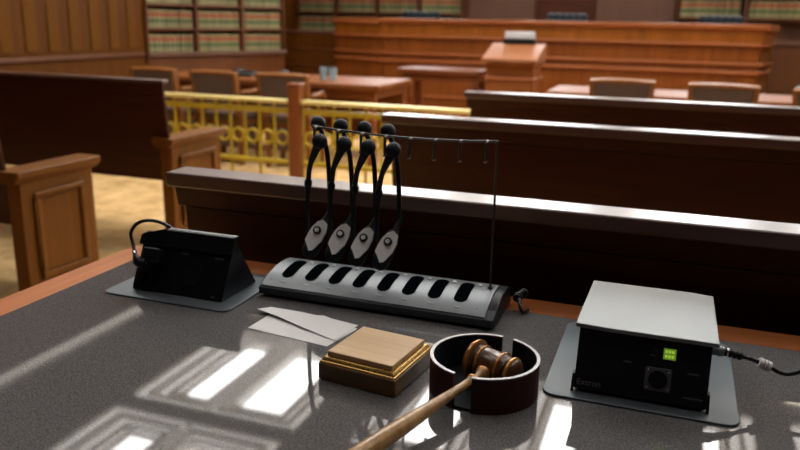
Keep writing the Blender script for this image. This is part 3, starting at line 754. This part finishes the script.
# ------------------------------------------------------------------ papers
def sheet(name, label, pts, thick=.0004, sub=1):
    pts = [Vector(p) for p in pts]; c = sum(pts, Vector())/len(pts); c.z = D
    m = MB(); A = [m.bm.verts.new(p) for p in pts]; B = [m.bm.verts.new(p+Vector((0, 0, thick))) for p in pts]; n = len(A)
    if n == 8:   # two-row strip: edge 0-3 and 4-7 (curved sheet)
        for i in range(3):
            m.bm.faces.new((A[i], A[i+1], A[6-i], A[7-i])); m.bm.faces.new((B[i], B[i+1], B[6-i], B[7-i]))
    else:
        m.bm.faces.new(A); m.bm.faces.new(B)
    for i in range(n): m.bm.faces.new((A[i], A[(i+1) % n], B[(i+1) % n], B[i]))
    o = m.build(name, M['paper'], loc=c, smooth=True)
    return tag(o, label, 'paper', 'folded papers')
sheet('paper_sheet', 'lower white paper lying flat, sticking out left under the folded one',
      [(-.682, 1.110, D+.0003), (-.516, 1.090, D+.0003), (-.498, 1.18, D+.0003), (-.58, 1.215, D+.0003), (-.677, 1.195, D+.0003)])
sheet('paper_sheet', 'upper white folded paper curling up between dock and wooden block',
      [(-.703, 1.180, D+.008), (-.655, 1.168, D+.006), (-.59, 1.142, D+.004), (-.512, 1.115, D+.0015), (-.5024, 1.194, D+.0012), (-.56, 1.205, D+.0012), (-.63, 1.212, D+.002), (-.688, 1.206, D+.005)])

# ------------------------------------------------------------------ sounding block
t = thing('sound_block', 'square stepped wooden sounding block with pale top', 'sounding block', (-.4025, 1.034, D), math.radians(-7))
def sq(w, z0, z1): return (-w, w, -w, w, z0, z1)
MB().box(*sq(.067, .0005, .028)).build('base', M['blk_side'], t, bevel=.002)
MB().rings([[Vector((sx*w, sy*w, z)) for sx, sy in ((-1, -1), (1, -1), (1, 1), (-1, 1))] for w, z in ((.0650, .0276), (.0650, .0305), (.0625, .032), (.0625, .034), (.060, .037), (.058, .037))]).build('step_moulding', M['blk_gold'], t, bevel=.0008)
MB().box(*sq(.0565, .037, .0455)).build('top_tile', M['blk_top'], t, bevel=.0014)

# ------------------------------------------------------------------ ring holder with two gaps
t = thing('gavel_holder', 'round dark red leather gavel holder with two gaps in its wall', 'holder', (-.230, 1.040, D))
Ro, Ri, hh = .0825, .0775, .056
def arc(a0, a1, ro, ri, z0, z1, n=40):
    m = MB(); rg = []
    for i in range(n+1):
        a = math.radians(a0+(a1-a0)*i/n); c_, s_ = math.cos(a), math.sin(a)
        rg.append([Vector((r*c_, r*s_, z)) for r, z in ((ro, z0), (ro, z1), (ri, z1), (ri, z0))])
    return m.rings(rg)
for a0, a1 in ((-89, 69), (83, 251)):
    w = arc(a0, a1, Ro, Ri+.002, .0005, hh-.002).build('wall', M['ring'], t)
    arc(a0, a1, Ri+.002, Ri, .002, hh-.002).build('lining', M['ring_in'], w)
    arc(a0, a1, Ro, Ri, hh-.002, hh).build('rim', M['ring_edge'], w)
MB().lathe([(Ri, .0005), (Ri, .004), (0, .004)], None, 60).build('floor_pad', M['ring_in'], t)

# ------------------------------------------------------------------ gavel
# handle runs from the head through the front gap toward the camera
hc = Vector((-.217, 1.043, D+.0385))          # centre of the head
he = Vector((-.338, .728, D+.018))            # outer end of the handle
t = thing('gavel', 'brown wooden gavel with gold bands resting in the round holder', 'gavel', (hc.x, hc.y, D))
o_ = Vector((hc.x, hc.y, D))
dirn = (he-hc).normalized()
side = Vector((-dirn.y, dirn.x, 0)).normalized()     # points to +X side
hx = Vector((.93, -.36, -.02)).normalized()
upv = hx.cross(dirn).normalized(); dn = upv.cross(hx)
HM = Matrix(((dn.x, upv.x, hx.x, 0), (dn.y, upv.y, hx.y, 0), (dn.z, upv.z, hx.z, .0385), (0, 0, 0, 1)))
K = 1.18
def hp(lst): return [(r*K, z*1.12) for r, z in lst]
head = MB().lathe(hp([(.0, -.036), (.018, -.0365), (.024, -.034), (.026, -.030), (.0255, -.026), (.0215, -.0235), (.0195, -.0205), (.0215, -.0180), (.0205, -.015), (.0205, .012), (.0215, .016), (.0190, .020), (.0165, .0235), (.0175, .027), (.020, .030), (.0185, .035), (.014, .0385), (0, .040)]), HM, 48).build('head', M['gavel_wood'], t)
for z, r, w in ((-.0285, .0268, .0035), (-.0165, .0222, .0022), (.0145, .0224, .0022), (.0305, .0206, .0035)):
    MB().lathe([(r*K-.002, z*1.12-w), (r*K+.0003, z*1.12-w*.5), (r*K+.0006, z*1.12), (r*K+.0003, z*1.12+w*.5), (r*K-.002, z*1.12+w)], HM, 44).build('gold_band', M['gavel_gold'], head)
for z, r in ((-.0215, .0200), (.0225, .0175)):
    MB().lathe([(r*K-.001, z*1.12-.0030), (r*K+.0006, z*1.12-.0018), (r*K+.0006, z*1.12+.0018), (r*K-.001, z*1.12+.0030)], HM, 44).build('dark_groove', M['gavel_dark'], head)
Lh = (he-hc).length
q = dirn.to_track_quat('Z', 'Y').to_matrix().to_4x4(); GM = Matrix.Translation((0, 0, .0385)) @ q
MB().lathe([(.006, .0), (.0065, .018), (.0095, .022), (.0110, .027), (.0100, .032), (.0065, .036), (.0055, .044), (.0060, .049), (.0085, .052), (.0088, .056), (.0062, .060), (.0062, .08), (.0075, .12), (.0098, .17), (.0117, .215), (.0128, .26), (.0122, Lh-.02), (.009, Lh-.006), (.004, Lh), (0, Lh)], GM, 36).build('handle', M['gavel_light'], t)
MB().lathe([(.0086, .0515), (.0096, .053), (.0096, .0555), (.0086, .057)], GM, 32).build('handle_band', M['gavel_gold'], t)
MB().lathe([(.0095, .0235), (.0118, .0265), (.0118, .0285), (.0098, .0315)], GM, 32).build('collar_band', M['gavel_gold'], t)

# ------------------------------------------------------------------ camera
yaw, pit, rol, F = (-0.34171103597243574, 0.26234245385501886, -0.019186054702543243, 760.0)
f = Vector((math.sin(yaw)*math.cos(pit), math.cos(yaw)*math.cos(pit), -math.sin(pit)))
r = Vector((math.cos(yaw), -math.sin(yaw), 0)); dwn = f.cross(r)
r2 = r*math.cos(rol)+dwn*math.sin(rol); d2 = -r*math.sin(rol)+dwn*math.cos(rol)
cam = bpy.data.cameras.new('camera'); co = bpy.data.objects.new('camera', cam); C.objects.link(co)
co.matrix_world = Matrix(((r2.x, -d2.x, -f.x, 0), (r2.y, -d2.y, -f.y, 0), (r2.z, -d2.z, -f.z, 1.3), (0, 0, 0, 1)))
cam.sensor_width = 36; cam.lens = F*36/800; cam.clip_start = .02
cam.dof.use_dof = True; cam.dof.focus_distance = 1.25; cam.dof.aperture_fstop = 3.7; cam.dof.aperture_blades = 7
sc.camera = co

w = bpy.data.worlds.new('world'); sc.world = w; w.use_nodes = True
w.node_tree.nodes['Background'].inputs[0].default_value = (.5, .48, .46, 1); w.node_tree.nodes['Background'].inputs[1].default_value = .02
sc.view_settings.view_transform = 'Standard'; sc.view_settings.look = 'None'; sc.view_settings.gamma = 1
sc.view_settings.use_curve_mapping = False; sc.view_settings.exposure = 0
